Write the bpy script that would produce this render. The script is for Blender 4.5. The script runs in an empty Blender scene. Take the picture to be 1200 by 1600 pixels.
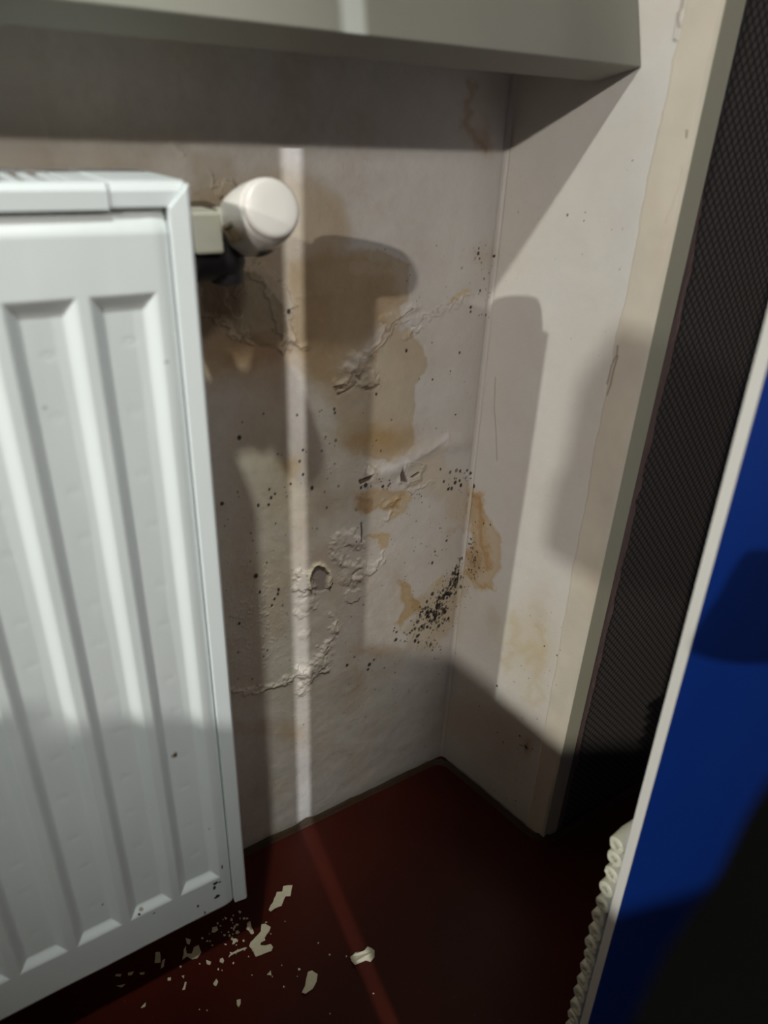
import bpy, math, random
import numpy as np
from mathutils import Matrix, Vector

# ------------------------------------------------------------------ units
# all coordinates below are in units of the camera height (0.77 m):
# X runs right along the back wall, Y runs into the wall, Z is up.
S = 0.77
scene = bpy.context.scene
COL = scene.collection
rng = np.random.default_rng(11)
random.seed(5)

# ------------------------------------------------------------------ camera
F_PX = 1120.5
PP = np.array([600.0, 800.0])
RW = np.array([[0.84632141, 0.22280707, -0.48383579],
               [-0.53121842, 0.42010455, -0.73574395],
               [0.03933267, 0.87969835, 0.47390269]])
cam_data = bpy.data.cameras.new('camera')
cam = bpy.data.objects.new('camera', cam_data)
COL.objects.link(cam)
m = Matrix([list(RW[0]) + [0], list(RW[1]) + [0], list(RW[2]) + [0], [0, 0, 0, 1]])
m.translation = (0, 0, 1.0 * S)
cam.matrix_world = m
cam_data.sensor_fit = 'HORIZONTAL'
cam_data.sensor_width = 36
cam_data.lens = 36 * F_PX / 1200
cam_data.clip_start = 0.01
cam_data.dof.use_dof = True
cam_data.dof.focus_distance = 1.02 * S
cam_data.dof.aperture_fstop = 6.2
scene.camera = cam

# ------------------------------------------------------------------ exposure and world
vs = scene.view_settings
vs.view_transform = 'Standard'
vs.look = 'None'
vs.gamma = 1
vs.use_curve_mapping = False
vs.exposure = 0.0
world = bpy.data.worlds.new('dim_room')
scene.world = world
world.use_nodes = True
bg = world.node_tree.nodes['Background']
bg.inputs[0].default_value = (1.0, 0.855, 0.77, 1)
bg.inputs[1].default_value = 0.086

# ------------------------------------------------------------------ lamps of the room and one added fill
def spot(name, loc, target, power, color, radius, angle, blend):
    d = bpy.data.lights.new(name, 'SPOT')
    d.energy = power
    d.color = color
    d.shadow_soft_size = radius * S
    d.spot_size = math.radians(angle)
    d.spot_blend = blend
    o = bpy.data.objects.new(name, d)
    COL.objects.link(o)
    o.location = Vector(loc) * S
    dr = (Vector(target) - Vector(loc)).normalized()
    o.rotation_euler = dr.to_track_quat('-Z', 'Y').to_euler()
    return o

def lamp(name, loc, power, color, radius):
    d = bpy.data.lights.new(name, 'POINT')
    d.energy = power
    d.color = color
    d.shadow_soft_size = radius * S
    o = bpy.data.objects.new(name, d)
    COL.objects.link(o)
    o.location = Vector(loc) * S
    return o

lamp('ceiling_lamp_left_front', (-3.9, -2.28, 2.555), 215, (1.0, 0.975, 0.925), 0.05)       # A
lamp('ceiling_lamp_left', (-3.1, -0.143, 2.18), 112, (0.97, 1.0, 0.94), 0.025)               # B
spot('ceiling_lamp_rear', (-0.04, -2.28, 2.585), (0.343, 0.716, 0.5), 180, (0.84, 0.91, 1.0), 0.005, 44, 0.3)   # D
spot('ceiling_spot_above', (-0.42, -0.45, 2.9), (0.0, 0.53, 0.93), 92, (0.93, 1.0, 0.97), 0.04, 20.5, 1.0)   # E
spot('wall_fill_spot', (0.20, -0.60, 1.70), (0.24, 0.716, 0.76), 6.2, (1.0, 0.96, 0.91), 0.07, 42, 1.0)   # H: added fill, lightens the shaded wall right of the radiator

# ------------------------------------------------------------------ projection helpers (photo pixel <-> place on a surface)
def ray(x, y):
    return RW @ np.array([x - 600.0, 800.0 - y, -F_PX]) / F_PX

def on_y(x, y, Y):
    r = ray(x, y)
    return np.array([0, 0, 1.0]) + r * (Y / r[1])

def on_z(x, y, z=0.0):
    r = ray(x, y)
    return np.array([0, 0, 1.0]) + r * ((z - 1.0) / r[2])

CORN = np.array([0.6193, 0.7159])
OUTC = np.array([0.6566, 0.4915])
SLEN = float(np.linalg.norm(OUTC - CORN))
SDIR = (OUTC - CORN) / SLEN
SNRM = np.array([SDIR[1], -SDIR[0]])          # towards the niche (-X)
if SNRM[0] > 0:
    SNRM = -SNRM

def on_side(x, y):
    r = ray(x, y)
    n = SNRM
    t = (n @ CORN) / (n @ r[:2])
    p = np.array([0, 0, 1.0]) + r * t
    return float((p[:2] - CORN) @ SDIR), float(p[2])

def project(X, Y, Z):
    P = np.stack([X, Y, Z - 1.0])
    c = np.tensordot(RW.T, P, axes=1)
    return 600 + F_PX * c[0] / -c[2], 800 - F_PX * c[1] / -c[2]

# ------------------------------------------------------------------ mesh helpers
def tag(o, label=None, cat=None, group=None, kind=None):
    if label: o['label'] = label
    if cat: o['category'] = cat
    if group: o['group'] = group
    if kind: o['kind'] = kind
    return o

def empty(name, loc, label=None, cat=None, group=None, kind=None):
    o = bpy.data.objects.new(name, None)
    o.empty_display_size = 0.03
    COL.objects.link(o)
    o.location = Vector([float(c) for c in loc]) * S
    return tag(o, label, cat, group, kind)

def world_loc(o):
    v = Vector((0, 0, 0))
    while o is not None:
        v = v + o.location
        o = o.parent
    return v

def obj(name, verts, faces, mat, parent=None, smooth=False, origin=None, bevel=0.0, seg=2, autosmooth=None):
    """verts in scene units (camera heights), absolute; returns ONE mesh object"""
    V = np.array(verts, dtype=float) * S
    if parent is not None:
        base = np.array(world_loc(parent))
        loc = np.zeros(3)
    else:
        if origin is None:
            origin = np.array([(V[:, 0].min() + V[:, 0].max()) / 2, (V[:, 1].min() + V[:, 1].max()) / 2, V[:, 2].min()])
        base = np.array(origin)
        loc = base
    me = bpy.data.meshes.new(name)
    me.from_pydata([tuple(v) for v in (V - base)], [], faces)
    me.update()
    o = bpy.data.objects.new(name, me)
    COL.objects.link(o)
    o.location = Vector(loc)
    if parent is not None:
        o.parent = parent
    if mat: me.materials.append(mat)
    if smooth or autosmooth is not None:
        me.shade_smooth() if hasattr(me, 'shade_smooth') else None
        if autosmooth is not None:
            try:
                me.set_sharp_from_angle(angle=math.radians(autosmooth))
            except Exception:
                pass
    if bevel > 0:
        b = o.modifiers.new('bevel', 'BEVEL')
        b.width = bevel * S
        b.segments = seg
        b.limit_method = 'ANGLE'
        b.angle_limit = math.radians(35)
        b.harden_normals = False
    return o

def box(x0, x1, y0, y1, z0, z1):
    v = [(x0, y0, z0), (x1, y0, z0), (x1, y1, z0), (x0, y1, z0), (x0, y0, z1), (x1, y0, z1), (x1, y1, z1), (x0, y1, z1)]
    f = [(0, 3, 2, 1), (4, 5, 6, 7), (0, 1, 5, 4), (1, 2, 6, 5), (2, 3, 7, 6), (3, 0, 4, 7)]
    return v, f

def merge(parts):
    V, F = [], []
    for v, f in parts:
        n = len(V)
        V += [tuple(a) for a in v]
        F += [tuple(i + n for i in q) for q in f]
    return V, F

def prism_yz(prof, x0, x1, x1_list=None):
    """extrude a (y,z) polygon along X"""
    n = len(prof)
    v = [(x0, p[0], p[1]) for p in prof]
    v += [((x1_list[i] if x1_list else x1), p[0], p[1]) for i, p in enumerate(prof)]
    f = [tuple(range(n - 1, -1, -1)), tuple(range(n, 2 * n))]
    f += [(i, (i + 1) % n, n + (i + 1) % n, n + i) for i in range(n)]
    return v, f

def frame_of(axis):
    a = Vector(axis).normalized()
    t = Vector((0, 0, 1)) if abs(a.z) < 0.9 else Vector((1, 0, 0))
    u = t.cross(a).normalized()
    w = a.cross(u).normalized()
    return a, u, w

def lathe(base, axis, prof, n=48, cap0=True, cap1=True, rmod=None):
    """prof: list of (distance along axis, radius)"""
    a, u, w = frame_of(axis)
    B = Vector([float(c) for c in base])
    V, F = [], []
    for (d, r) in prof:
        for k in range(n):
            th = 2 * math.pi * k / n
            rr = r * (rmod(th, d) if rmod else 1)
            V.append(tuple(B + a * d + u * (rr * math.cos(th)) + w * (rr * math.sin(th))))
    for i in range(len(prof) - 1):
        for k in range(n):
            k2 = (k + 1) % n
            F.append((i * n + k, i * n + k2, (i + 1) * n + k2, (i + 1) * n + k))
    if cap0: F.append(tuple(range(n - 1, -1, -1)))
    if cap1: F.append(tuple((len(prof) - 1) * n + k for k in range(n)))
    return V, F

def tube_path(pts, r, n=10):
    V, F = [], []
    P = [Vector(p) for p in pts]
    for i, p in enumerate(P):
        t = (P[min(i + 1, len(P) - 1)] - P[max(i - 1, 0)]).normalized()
        _, u, w = frame_of(t)
        rr = r[i] if isinstance(r, (list, tuple, np.ndarray)) else r
        for k in range(n):
            th = 2 * math.pi * k / n
            V.append(tuple(p + u * rr * math.cos(th) + w * rr * math.sin(th)))
    for i in range(len(P) - 1):
        for k in range(n):
            k2 = (k + 1) % n
            F.append((i * n + k, i * n + k2, (i + 1) * n + k2, (i + 1) * n + k))
    F.append(tuple(range(n - 1, -1, -1)))
    F.append(tuple((len(P) - 1) * n + k for k in range(n)))
    return V, F

# ------------------------------------------------------------------ noise in numpy
def vnoise(x, y, seed):
    r = np.random.default_rng(seed)
    T = r.random((256, 256))
    xi = np.floor(x).astype(int); yi = np.floor(y).astype(int)
    fx = x - xi; fy = y - yi
    fx = fx * fx * (3 - 2 * fx); fy = fy * fy * (3 - 2 * fy)
    a = T[xi & 255, yi & 255]; b = T[(xi + 1) & 255, yi & 255]
    c = T[xi & 255, (yi + 1) & 255]; d = T[(xi + 1) & 255, (yi + 1) & 255]
    return (a * (1 - fx) + b * fx) * (1 - fy) + (c * (1 - fx) + d * fx) * fy

def fbm(x, y, seed, oct=4):
    s = 0; a = 0.5; t = 0
    for k in range(oct):
        s = s + a * vnoise(x * 2 ** k + 17.3 * k, y * 2 ** k + 9.1 * k, seed + k)
        t += a; a *= 0.5
    return s / t - 0.5

def sstep(e0, e1, x):
    t = np.clip((x - e0) / (e1 - e0), 0, 1)
    return t * t * (3 - 2 * t)

def seg_dist(px, py, pts):
    """distance to polyline"""
    D = np.full(px.shape, 1e9)
    for (x0, y0), (x1, y1) in zip(pts[:-1], pts[1:]):
        dx, dy = x1 - x0, y1 - y0
        t = np.clip(((px - x0) * dx + (py - y0) * dy) / (dx * dx + dy * dy + 1e-9), 0, 1)
        D = np.minimum(D, np.hypot(px - x0 - t * dx, py - y0 - t * dy))
    return D

def poly_sd(px, py, pts):
    """signed distance, negative inside"""
    D = seg_dist(px, py, pts + [pts[0]])
    ins = np.zeros(px.shape, bool)
    n = len(pts)
    for i in range(n):
        x0, y0 = pts[i]; x1, y1 = pts[(i + 1) % n]
        if y0 == y1: continue
        c = ((y0 > py) != (y1 > py)) & (px < (x1 - x0) * (py - y0) / (y1 - y0) + x0)
        ins ^= c
    return np.where(ins, -D, D)

# ------------------------------------------------------------------ materials
def srgb(r, g, b):
    def c(v):
        v /= 255.0
        return v / 12.92 if v <= 0.04045 else ((v + 0.055) / 1.055) ** 2.4
    return (c(r), c(g), c(b), 1)

def new_mat(name):
    mt = bpy.data.materials.new(name)
    mt.use_nodes = True
    nt = mt.node_tree
    return mt, nt, nt.nodes['Principled BSDF']

def N(nt, typ, **kw):
    n = nt.nodes.new(typ)
    for k, v in kw.items():
        setattr(n, k, v)
    return n

def bump(nt, bsdf, scale, strength, dist=0.001, detail=4, coord='Object'):
    tc = N(nt, 'ShaderNodeTexCoord')
    nz = N(nt, 'ShaderNodeTexNoise')
    nz.inputs['Scale'].default_value = scale
    nz.inputs['Detail'].default_value = detail
    b = N(nt, 'ShaderNodeBump')
    b.inputs['Strength'].default_value = strength
    b.inputs['Distance'].default_value = dist
    nt.links.new(tc.outputs[coord], nz.inputs['Vector'])
    nt.links.new(nz.outputs['Fac'], b.inputs['Height'])
    nt.links.new(b.outputs['Normal'], bsdf.inputs['Normal'])
    return nz, tc

def simple(name, col, rough=0.5, spec=0.5, bs=300, bstr=0.1, bd=0.0005, var=0.06, vs_=25, metal=0.0):
    mt, nt, b = new_mat(name)
    b.inputs['Roughness'].default_value = rough
    b.inputs['Specular IOR Level'].default_value = spec
    b.inputs['Metallic'].default_value = metal
    nz, tc = bump(nt, b, bs, bstr, bd)
    n2 = N(nt, 'ShaderNodeTexNoise'); n2.inputs['Scale'].default_value = vs_; n2.inputs['Detail'].default_value = 5
    nt.links.new(tc.outputs['Object'], n2.inputs['Vector'])
    mx = N(nt, 'ShaderNodeMix', data_type='RGBA')
    mx.inputs[6].default_value = tuple(max(0, c * (1 - var)) for c in col[:3]) + (1,)
    mx.inputs[7].default_value = tuple(min(1, c * (1 + var)) for c in col[:3]) + (1,)
    nt.links.new(n2.outputs['Fac'], mx.inputs[0])
    nt.links.new(mx.outputs[2], b.inputs['Base Color'])
    return mt

def attr_mat(name, rough, spec, bs, bstr, bd):
    mt, nt, b = new_mat(name)
    at = N(nt, 'ShaderNodeAttribute', attribute_name='stain')
    nt.links.new(at.outputs['Color'], b.inputs['Base Color'])
    b.inputs['Roughness'].default_value = rough
    b.inputs['Specular IOR Level'].default_value = spec
    bump(nt, b, bs, bstr, bd)
    return mt

M_WALL = attr_mat('painted_plaster', 0.62, 0.3, 380, 0.35, 0.0006)
M_RAD = attr_mat('radiator_enamel', 0.30, 0.5, 60, 0.05, 0.0008)
M_RADP = simple('radiator_white', srgb(226, 231, 231), 0.32, 0.5, 80, 0.05, 0.0008, 0.03)
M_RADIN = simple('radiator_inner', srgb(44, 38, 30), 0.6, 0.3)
M_SILL = simple('sill_paint', srgb(150, 149, 137), 0.5, 0.4, 150, 0.12, 0.0008, 0.07, 14)
M_TRIM = simple('corner_trim_plastic', srgb(212, 207, 178), 0.45, 0.4, 200, 0.06, 0.0006, 0.06, 12)
M_PLAST = simple('valve_plastic', srgb(232, 226, 218), 0.28, 0.5, 120, 0.04, 0.0005, 0.03, 30)
M_NUT = simple('valve_nut_plastic', srgb(204, 200, 182), 0.42, 0.5, 200, 0.1, 0.0006, 0.10, 60)
M_METAL = simple('valve_body_metal', srgb(46, 43, 43), 0.45, 0.4, 200, 0.1, 0.0005, 0.2, 40, 0.2)  # nickel, with the shade under the valve put into its colour
M_DARK = simple('dark_recess', srgb(120, 104, 84), 0.7, 0.2)
M_BLUE = simple('blue_laminate', srgb(20, 74, 186), 0.42, 0.35, 400, 0.04, 0.0003, 0.04, 10)
M_EDGE = simple('white_edge_banding', srgb(222, 220, 214), 0.45, 0.4, 200, 0.05, 0.0004, 0.03)
M_TUBE = simple('white_tube_plastic', srgb(214, 212, 192), 0.4, 0.5, 150, 0.3, 0.0008, 0.15, 120)
M_TUBEIN = simple('tube_inside', srgb(120, 118, 100), 0.6, 0.3)
M_CHIP = simple('paint_chip', srgb(216, 206, 176), 0.6, 0.3, 200, 0.4, 0.0006, 0.12, 120)
M_CLOTH = simple('black_cloth', (0.0030, 0.0030, 0.0029, 1), 0.95, 0.05, 900, 0.3, 0.0006, 0.2, 60)
M_BLOCKER = simple('pale_blocker', srgb(150, 132, 112), 0.6, 0.3, 60, 0.1, 0.0006, 0.1, 8)
M_REAR = simple('rear_paint', srgb(160, 148, 138), 0.7, 0.2)
M_RIM = simple('linoleum_rim', srgb(58, 40, 22), 0.6, 0.3, 300, 0.4, 0.001, 0.35, 60)
M_TEAR = simple('torn_wallpaper_edge', srgb(134, 112, 104), 0.85, 0.15, 250, 0.6, 0.0012, 0.25, 50)

def floor_mat():
    mt, nt, b = new_mat('red_brown_linoleum')
    b.inputs['Roughness'].default_value = 0.36
    b.inputs['Specular IOR Level'].default_value = 0.22
    nz, tc = bump(nt, b, 160, 0.12, 0.0008)
    n2 = N(nt, 'ShaderNodeTexNoise'); n2.inputs['Scale'].default_value = 9; n2.inputs['Detail'].default_value = 8
    nt.links.new(tc.outputs['Object'], n2.inputs['Vector'])
    cr = N(nt, 'ShaderNodeValToRGB')
    cr.color_ramp.elements[0].position = 0.3; cr.color_ramp.elements[0].color = srgb(56, 15, 9)
    cr.color_ramp.elements[1].position = 0.75; cr.color_ramp.elements[1].color = srgb(72, 24, 13)
    nt.links.new(n2.outputs['Fac'], cr.inputs[0])
    n3 = N(nt, 'ShaderNodeTexNoise'); n3.inputs['Scale'].default_value = 420; n3.inputs['Detail'].default_value = 2
    nt.links.new(tc.outputs['Object'], n3.inputs['Vector'])
    r3 = N(nt, 'ShaderNodeValToRGB')
    r3.color_ramp.elements[0].position = 0.735; r3.color_ramp.elements[0].color = (0, 0, 0, 1)
    r3.color_ramp.elements[1].position = 0.80; r3.color_ramp.elements[1].color = (0.35, 0.35, 0.35, 1)
    nt.links.new(n3.outputs['Fac'], r3.inputs[0])
    mx = N(nt, 'ShaderNodeMix', data_type='RGBA')
    mx.inputs[7].default_value = srgb(150, 120, 90)
    nt.links.new(r3.outputs[0], mx.inputs[0])
    nt.links.new(cr.outputs[0], mx.inputs[6])
    nt.links.new(mx.outputs[2], b.inputs['Base Color'])
    return mt

def wallpaper_mat():
    mt, nt, b = new_mat('dark_woven_wallpaper')
    b.inputs['Roughness'].default_value = 0.62
    b.inputs['Specular IOR Level'].default_value = 0.3
    tc = N(nt, 'ShaderNodeTexCoord')
    sp = N(nt, 'ShaderNodeSeparateXYZ')
    nt.links.new(tc.outputs['Object'], sp.inputs[0])
    def mth(op, a=None, c=None):
        n = N(nt, 'ShaderNodeMath', operation=op)
        for i, v in enumerate((a, c)):
            if v is None: continue
            if isinstance(v, (int, float)): n.inputs[i].default_value = v
            else: nt.links.new(v, n.inputs[i])
        return n.outputs[0]
    P = 0.0085
    u = mth('DIVIDE', mth('ADD', sp.outputs[0], mth('MULTIPLY', sp.outputs[2], 0.9)), P)
    v = mth('DIVIDE', mth('SUBTRACT', sp.outputs[0], mth('MULTIPLY', sp.outputs[2], 0.9)), P)
    fu = mth('FRACT', u); fv = mth('FRACT', v)
    # pillow of each woven square, dark grooves between
    gu = mth('SINE', mth('MULTIPLY', fu, math.pi)); gv = mth('SINE', mth('MULTIPLY', fv, math.pi))
    pill = mth('POWER', mth('MULTIPLY', gu, gv), 0.45)
    ck = mth('MODULO', mth('ADD', mth('FLOOR', u), mth('FLOOR', v)), 2)
    ck = mth('ABSOLUTE', ck)
    s1 = mth('SINE', mth('MULTIPLY', u, 2 * math.pi * 4)); s2 = mth('SINE', mth('MULTIPLY', v, 2 * math.pi * 4))
    thr = mth('ADD', mth('MULTIPLY', s1, ck), mth('MULTIPLY', s2, mth('SUBTRACT', 1, ck)))
    h = mth('ADD', pill, mth('MULTIPLY', thr, 0.10))
    cr = N(nt, 'ShaderNodeValToRGB')
    cr.color_ramp.elements[0].position = 0.25; cr.color_ramp.elements[0].color = srgb(58, 53, 49)
    cr.color_ramp.elements[1].position = 1.0; cr.color_ramp.elements[1].color = srgb(106, 99, 93)
    nt.links.new(h, cr.inputs[0])
    nt.links.new(cr.outputs[0], b.inputs['Base Color'])
    bp = N(nt, 'ShaderNodeBump'); bp.inputs['Strength'].default_value = 0.5; bp.inputs['Distance'].default_value = 0.0006
    nt.links.new(h, bp.inputs['Height'])
    nt.links.new(bp.outputs['Normal'], b.inputs['Normal'])
    return mt

M_FLOOR = floor_mat()
M_PAPER = wallpaper_mat()

# ------------------------------------------------------------------ dense painted surfaces
def grid_object(name, P, colr, mat, parent=None):
    """P: (rows, cols, 3) points in scene units, colr: (rows, cols, 3) linear"""
    nr, nc, _ = P.shape
    V = (P.reshape(-1, 3) * S)
    if parent is not None:
        base = np.array(world_loc(parent)); loc = np.zeros(3)
    else:
        base = np.array([V[:, 0].mean(), V[:, 1].max(), V[:, 2].min()]); loc = base
    V = V - base
    idx = np.arange(nr * nc).reshape(nr, nc)
    q = np.stack([idx[:-1, :-1], idx[:-1, 1:], idx[1:, 1:], idx[1:, :-1]], -1).reshape(-1, 4)
    me = bpy.data.meshes.new(name)
    me.vertices.add(len(V)); me.vertices.foreach_set('co', V.astype(np.float32).ravel())
    me.loops.add(q.size); me.loops.foreach_set('vertex_index', q.astype(np.int32).ravel())
    me.polygons.add(len(q))
    me.polygons.foreach_set('loop_start', np.arange(0, q.size, 4, dtype=np.int32))
    me.polygons.foreach_set('use_smooth', np.ones(len(q), dtype=bool))
    me.update(calc_edges=True)
    ca = me.attributes.new('stain', 'FLOAT_COLOR', 'POINT')
    c4 = np.ones((nr * nc, 4), dtype=np.float32)
    c4[:, :3] = np.clip(colr.reshape(-1, 3), 0, 1)
    ca.data.foreach_set('color', c4.ravel())
    me.materials.append(mat)
    o = bpy.data.objects.new(name, me)
    COL.objects.link(o)
    o.location = Vector(loc)
    if parent is not None: o.parent = parent
    return o

def L(r, g, b):
    return np.array(srgb(r, g, b)[:3])

def blend(C, mask, col):
    return C * (1 - mask[..., None]) + col * mask[..., None]

def mult(C, mask, col):
    return C * (1 - mask[..., None] * (1 - col))

PAINT = L(219, 214, 207)

def stain_masks(px, py, C, wx, wy):
    """water stains, in photo-traced outlines on the wall; wx,wy wall coords for noise"""
    n1 = fbm(wx * 60, wy * 60, 3, 4)
    n2 = fbm(wx * 220, wy * 220, 9, 3)
    qx = px + n1 * 22 + n2 * 7
    qy = py + fbm(wx * 60, wy * 60, 21, 4) * 22 + fbm(wx * 220, wy * 220, 33, 3) * 7
    def poly(pts, soft, col, amt=1.0, edge=0.0, warp=1.0, left=0):
        nonlocal C
        if left: soft = soft + np.clip((left - px) / 5.0, 0, 26)
        x = px + (qx - px) * warp; y = py + (qy - py) * warp
        d = poly_sd(x, y, pts)
        msk = sstep(soft, -soft, d) * amt
        C = mult(C, msk, col)
        if edge > 0:
            e = np.exp(-((d + 3) / 3.0) ** 2) * edge
            C = mult(C, e, col)
    def soft(cx, cy, rx, ry, col, amt=1.0, p=2.0):
        nonlocal C
        d = np.hypot((qx - cx) / rx, (qy - cy) / ry)
        C = mult(C, np.exp(-d ** p) * amt, col)
    tan = np.array([0.80, 0.69, 0.52]); yel = np.array([0.90, 0.72, 0.40]); brn = np.array([0.66, 0.47, 0.27])
    grn = np.array([0.84, 0.82, 0.68]); pnk = np.array([0.90, 0.80, 0.76])
    # mottled tint of the whole old paint
    lf = sstep(760, 520, px) * .75 + .25
    C = C * (1 + lf * (.13 * fbm(wx * 42, wy * 30, 141, 4) + .11 * fbm(wx * 160, wy * 160, 142, 3)))[..., None]
    C = mult(C, lf * np.clip(fbm(wx * 26, wy * 20, 143, 4) * 3.2, 0, 1) * .5, np.array([.90, .80, .70]))
    C = mult(C, lf * np.clip(fbm(wx * 34, wy * 24, 144, 4) * 3.2, 0, 1) * .4, np.array([.84, .80, .80]))
    C = mult(C, np.clip(fbm(wx * 9, wy * 9, 51, 4) * 1.2 + 0.3, 0, 1), np.array([0.95, 0.90, 0.84]))
    # broad tan stain behind the valve
    S1 = [(440, 262), (500, 285), (532, 312), (548, 350), (546, 392), (600, 392), (640, 412), (637, 470), (625, 476),
          (628, 500), (651, 531), (667, 557), (666, 575), (648, 604), (650, 633), (645, 662), (648, 692), (625, 718),
          (607, 722), (581, 715), (548, 712), (528, 680), (520, 640), (500, 612), (470, 575), (440, 558), (400, 562),
          (345, 605), (310, 600), (280, 430), (300, 300), (380, 280)]
    poly(S1, 2.2, tan, 0.80, 0.10, 0.45, 590)
    soft(450, 820, 150, 260, np.array([.88, .83, .77]), .8); soft(440, 650, 90, 70, np.array([.86, .79, .71]), .6)
    S1b = [(455, 405), (545, 395), (610, 408), (628, 470), (600, 480), (588, 560), (520, 600), (480, 585), (455, 520)]
    poly(S1b, 9, np.array([0.84, 0.74, 0.58]), 0.75)
    soft(385, 555, 75, 34, brn, 0.75); soft(335, 500, 50, 60, np.array([0.72, .6, .44]), 0.6)
    soft(420, 600, 45, 30, tan, 0.5)
    soft(600, 688, 52, 24, np.array([.84, .68, .42]), 0.9); soft(560, 690, 30, 28, brn, 0.35)
    soft(570, 560, 30, 22, 1 / np.array([0.90, .86, .80]), 0.4)
    # lighter flaked patch inside the stain
    poly([(548, 412), (600, 408), (620, 432), (596, 430), (586, 434), (575, 430), (552, 434)], 3, 1 / np.array([0.9, 0.86, 0.78]), 0.8)
    # darker plaster exposed below the valve
    P0 = [(305, 425), (380, 418), (405, 430), (425, 455), (442, 480), (446, 520), (438, 545), (405, 545), (372, 520), (345, 492), (318, 480)]
    poly(P0, 4, np.array([0.62, 0.61, 0.56]), 0.8, 0.2); soft(400, 480, 34, 36, np.array([.80, .84, .86]), .5)
    poly([(300, 236), (360, 240), (370, 300), (330, 330), (300, 330)], 12, np.array([0.72, 0.66, 0.55]), 0.6)
    # above radiator: grubby wall
    soft(150, 250, 220, 60, np.array([.78, .74, .64]), .6)
    soft(300, 390, 60, 50, np.array([.62, .54, .42]), .6)
    # middle, greyish pink with dirt
    soft(500, 770, 90, 40, np.array([.84, .76, .68]), 0.55); soft(520, 790, 60, 24, np.array([.7, .62, .56]), 0.45)
    soft(430, 800, 80, 140, grn, 0.5); soft(400, 700, 45, 60, grn, .5)
    soft(420, 980, 90, 110, np.array([.86, .82, .70]), 0.5)
    soft(520, 950, 90, 120, pnk, 0.6)
    soft(480, 1080, 140, 40, np.array([.80, .72, .62]), 0.5)
    # yellow seep marks
    poly([(556, 772), (590, 762), (640, 765), (622, 792), (600, 800), (592, 795), (575, 804), (562, 796)], 4, np.array([.82, .66, .42]), .75, .3, .6)
    poly([(553, 775), (580, 778), (583, 798), (566, 806), (556, 795)], 4, brn, .45, .2, .6)
    poly([(610, 780), (640, 768), (638, 795), (618, 808), (604, 812)], 4, yel, .55, .3, .6)
    poly([(574, 834), (596, 832), (612, 834), (606, 852), (594, 858), (592, 842), (575, 838)], 2.5, yel, .7, .2, .4)
    poly([(640, 700), (690, 690), (700, 730), (745, 760), (742, 822), (700, 815), (690, 780), (640, 760)], 10, np.array([.93, .86, .74]), .8)
    poly([(625, 905), (640, 915), (650, 940), (660, 948), (640, 960), (626, 985), (618, 975), (630, 950), (624, 930)], 3.5, np.array([.84, .66, .38]), .85, .2, .6)
    poly([(675, 905), (692, 903), (690, 914), (676, 914)], 4, yel, .6)
    poly([(640, 940), (668, 925), (700, 895), (722, 885), (735, 900), (720, 940), (700, 985), (680, 1012), (640, 1015), (634, 985), (645, 965)], 7,
         np.array([.84, .74, .58]), .7)
    soft(590, 1016, 50, 9, np.array([.82, .66, .46]), .6); soft(558, 1065, 10, 22, np.array([.85, .72, .52]), .6)
    soft(400, 1140, 45, 12, brn, .4); soft(455, 1145, 26, 20, yel, .55); soft(548, 1100, 18, 22, brn, .25)
    soft(455, 727, 22, 14, yel, .5); soft(455, 745, 14, 22, yel, .4)
    soft(560, 1180, 150, 60, np.array([.88, .80, .74]), .7); soft(700, 1120, 60, 40, np.array([.90, .83, .77]), .6); soft(420, 1220, 60, 40, np.array([.86, .80, .74]), .6)
    soft(690, 960, 34, 40, np.array([.88, .80, .66]), .6)
    # orange run down the corner
    CO = [(738, 762), (750, 778), (758, 800), (778, 828), (786, 858), (782, 888), (770, 905), (768, 920), (752, 922), (742, 908),
          (731, 900), (726, 880), (734, 850), (736, 820), (733, 790)]
    poly(CO, 3, np.array([.86, .72, .52]), .8, .35, .5)
    C = mult(C, np.exp(-(seg_dist(qx, qy, [(744, 770), (750, 810), (754, 850), (762, 885)]) / 6) ** 2) * .85, np.array([.80, .58, .32]))
    soft(742, 880, 10, 30, brn, .7)
    C = mult(C, np.exp(-(seg_dist(qx, qy, [(732, 895), (742, 912), (756, 921), (770, 917)]) / 3) ** 2) * .6, yel)
    C = mult(C, np.exp(-(seg_dist(qx, qy, [(700, 840), (715, 828), (730, 822), (738, 840), (736, 870)]) / 4) ** 2) * .4, np.array([.84, .7, .5]))
    # stain under the sill at the corner
    C = mult(C, np.exp(-(seg_dist(qx, qy, [(738, 135), (727, 165), (728, 195), (742, 215), (757, 235)]) / 7) ** 2) * .7, np.array([.74, .58, .42]))
    soft(757, 215, 14, 28, np.array([.70, .55, .40]), .6); soft(770, 150, 30, 40, np.array([.8, .72, .62]), .5)
    # brownish dust at the corner
    soft(757, 400, 22, 22, np.array([.82, .70, .55]), .5)
    C = mult(C, np.exp(-(seg_dist(qx, qy, [(702, 468), (716, 463), (728, 458)]) / 4) ** 2) * .7, yel)
    # yellow rings low on the side wall
    soft(830, 1010, 45, 70, np.array([.95, .90, .76]), .8)
    for ring in ([(802, 962), (808, 985), (800, 1003), (815, 1018), (832, 1010), (838, 1022), (824, 1035)],
                 [(795, 1045), (790, 1030), (800, 1022)], [(843, 982), (850, 1005), (846, 1030), (838, 1062), (846, 1085), (835, 1100), (822, 1092), (826, 1070), (838, 1060)]):
        C = mult(C, np.exp(-(seg_dist(px + (qx - px) * .6, py + (qy - py) * .6, ring) / 7.5) ** 2) * .42, np.array([.88, .77, .52]))
    soft(846, 960, 16, 40, np.array([.9, .82, .74]), .6)
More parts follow.
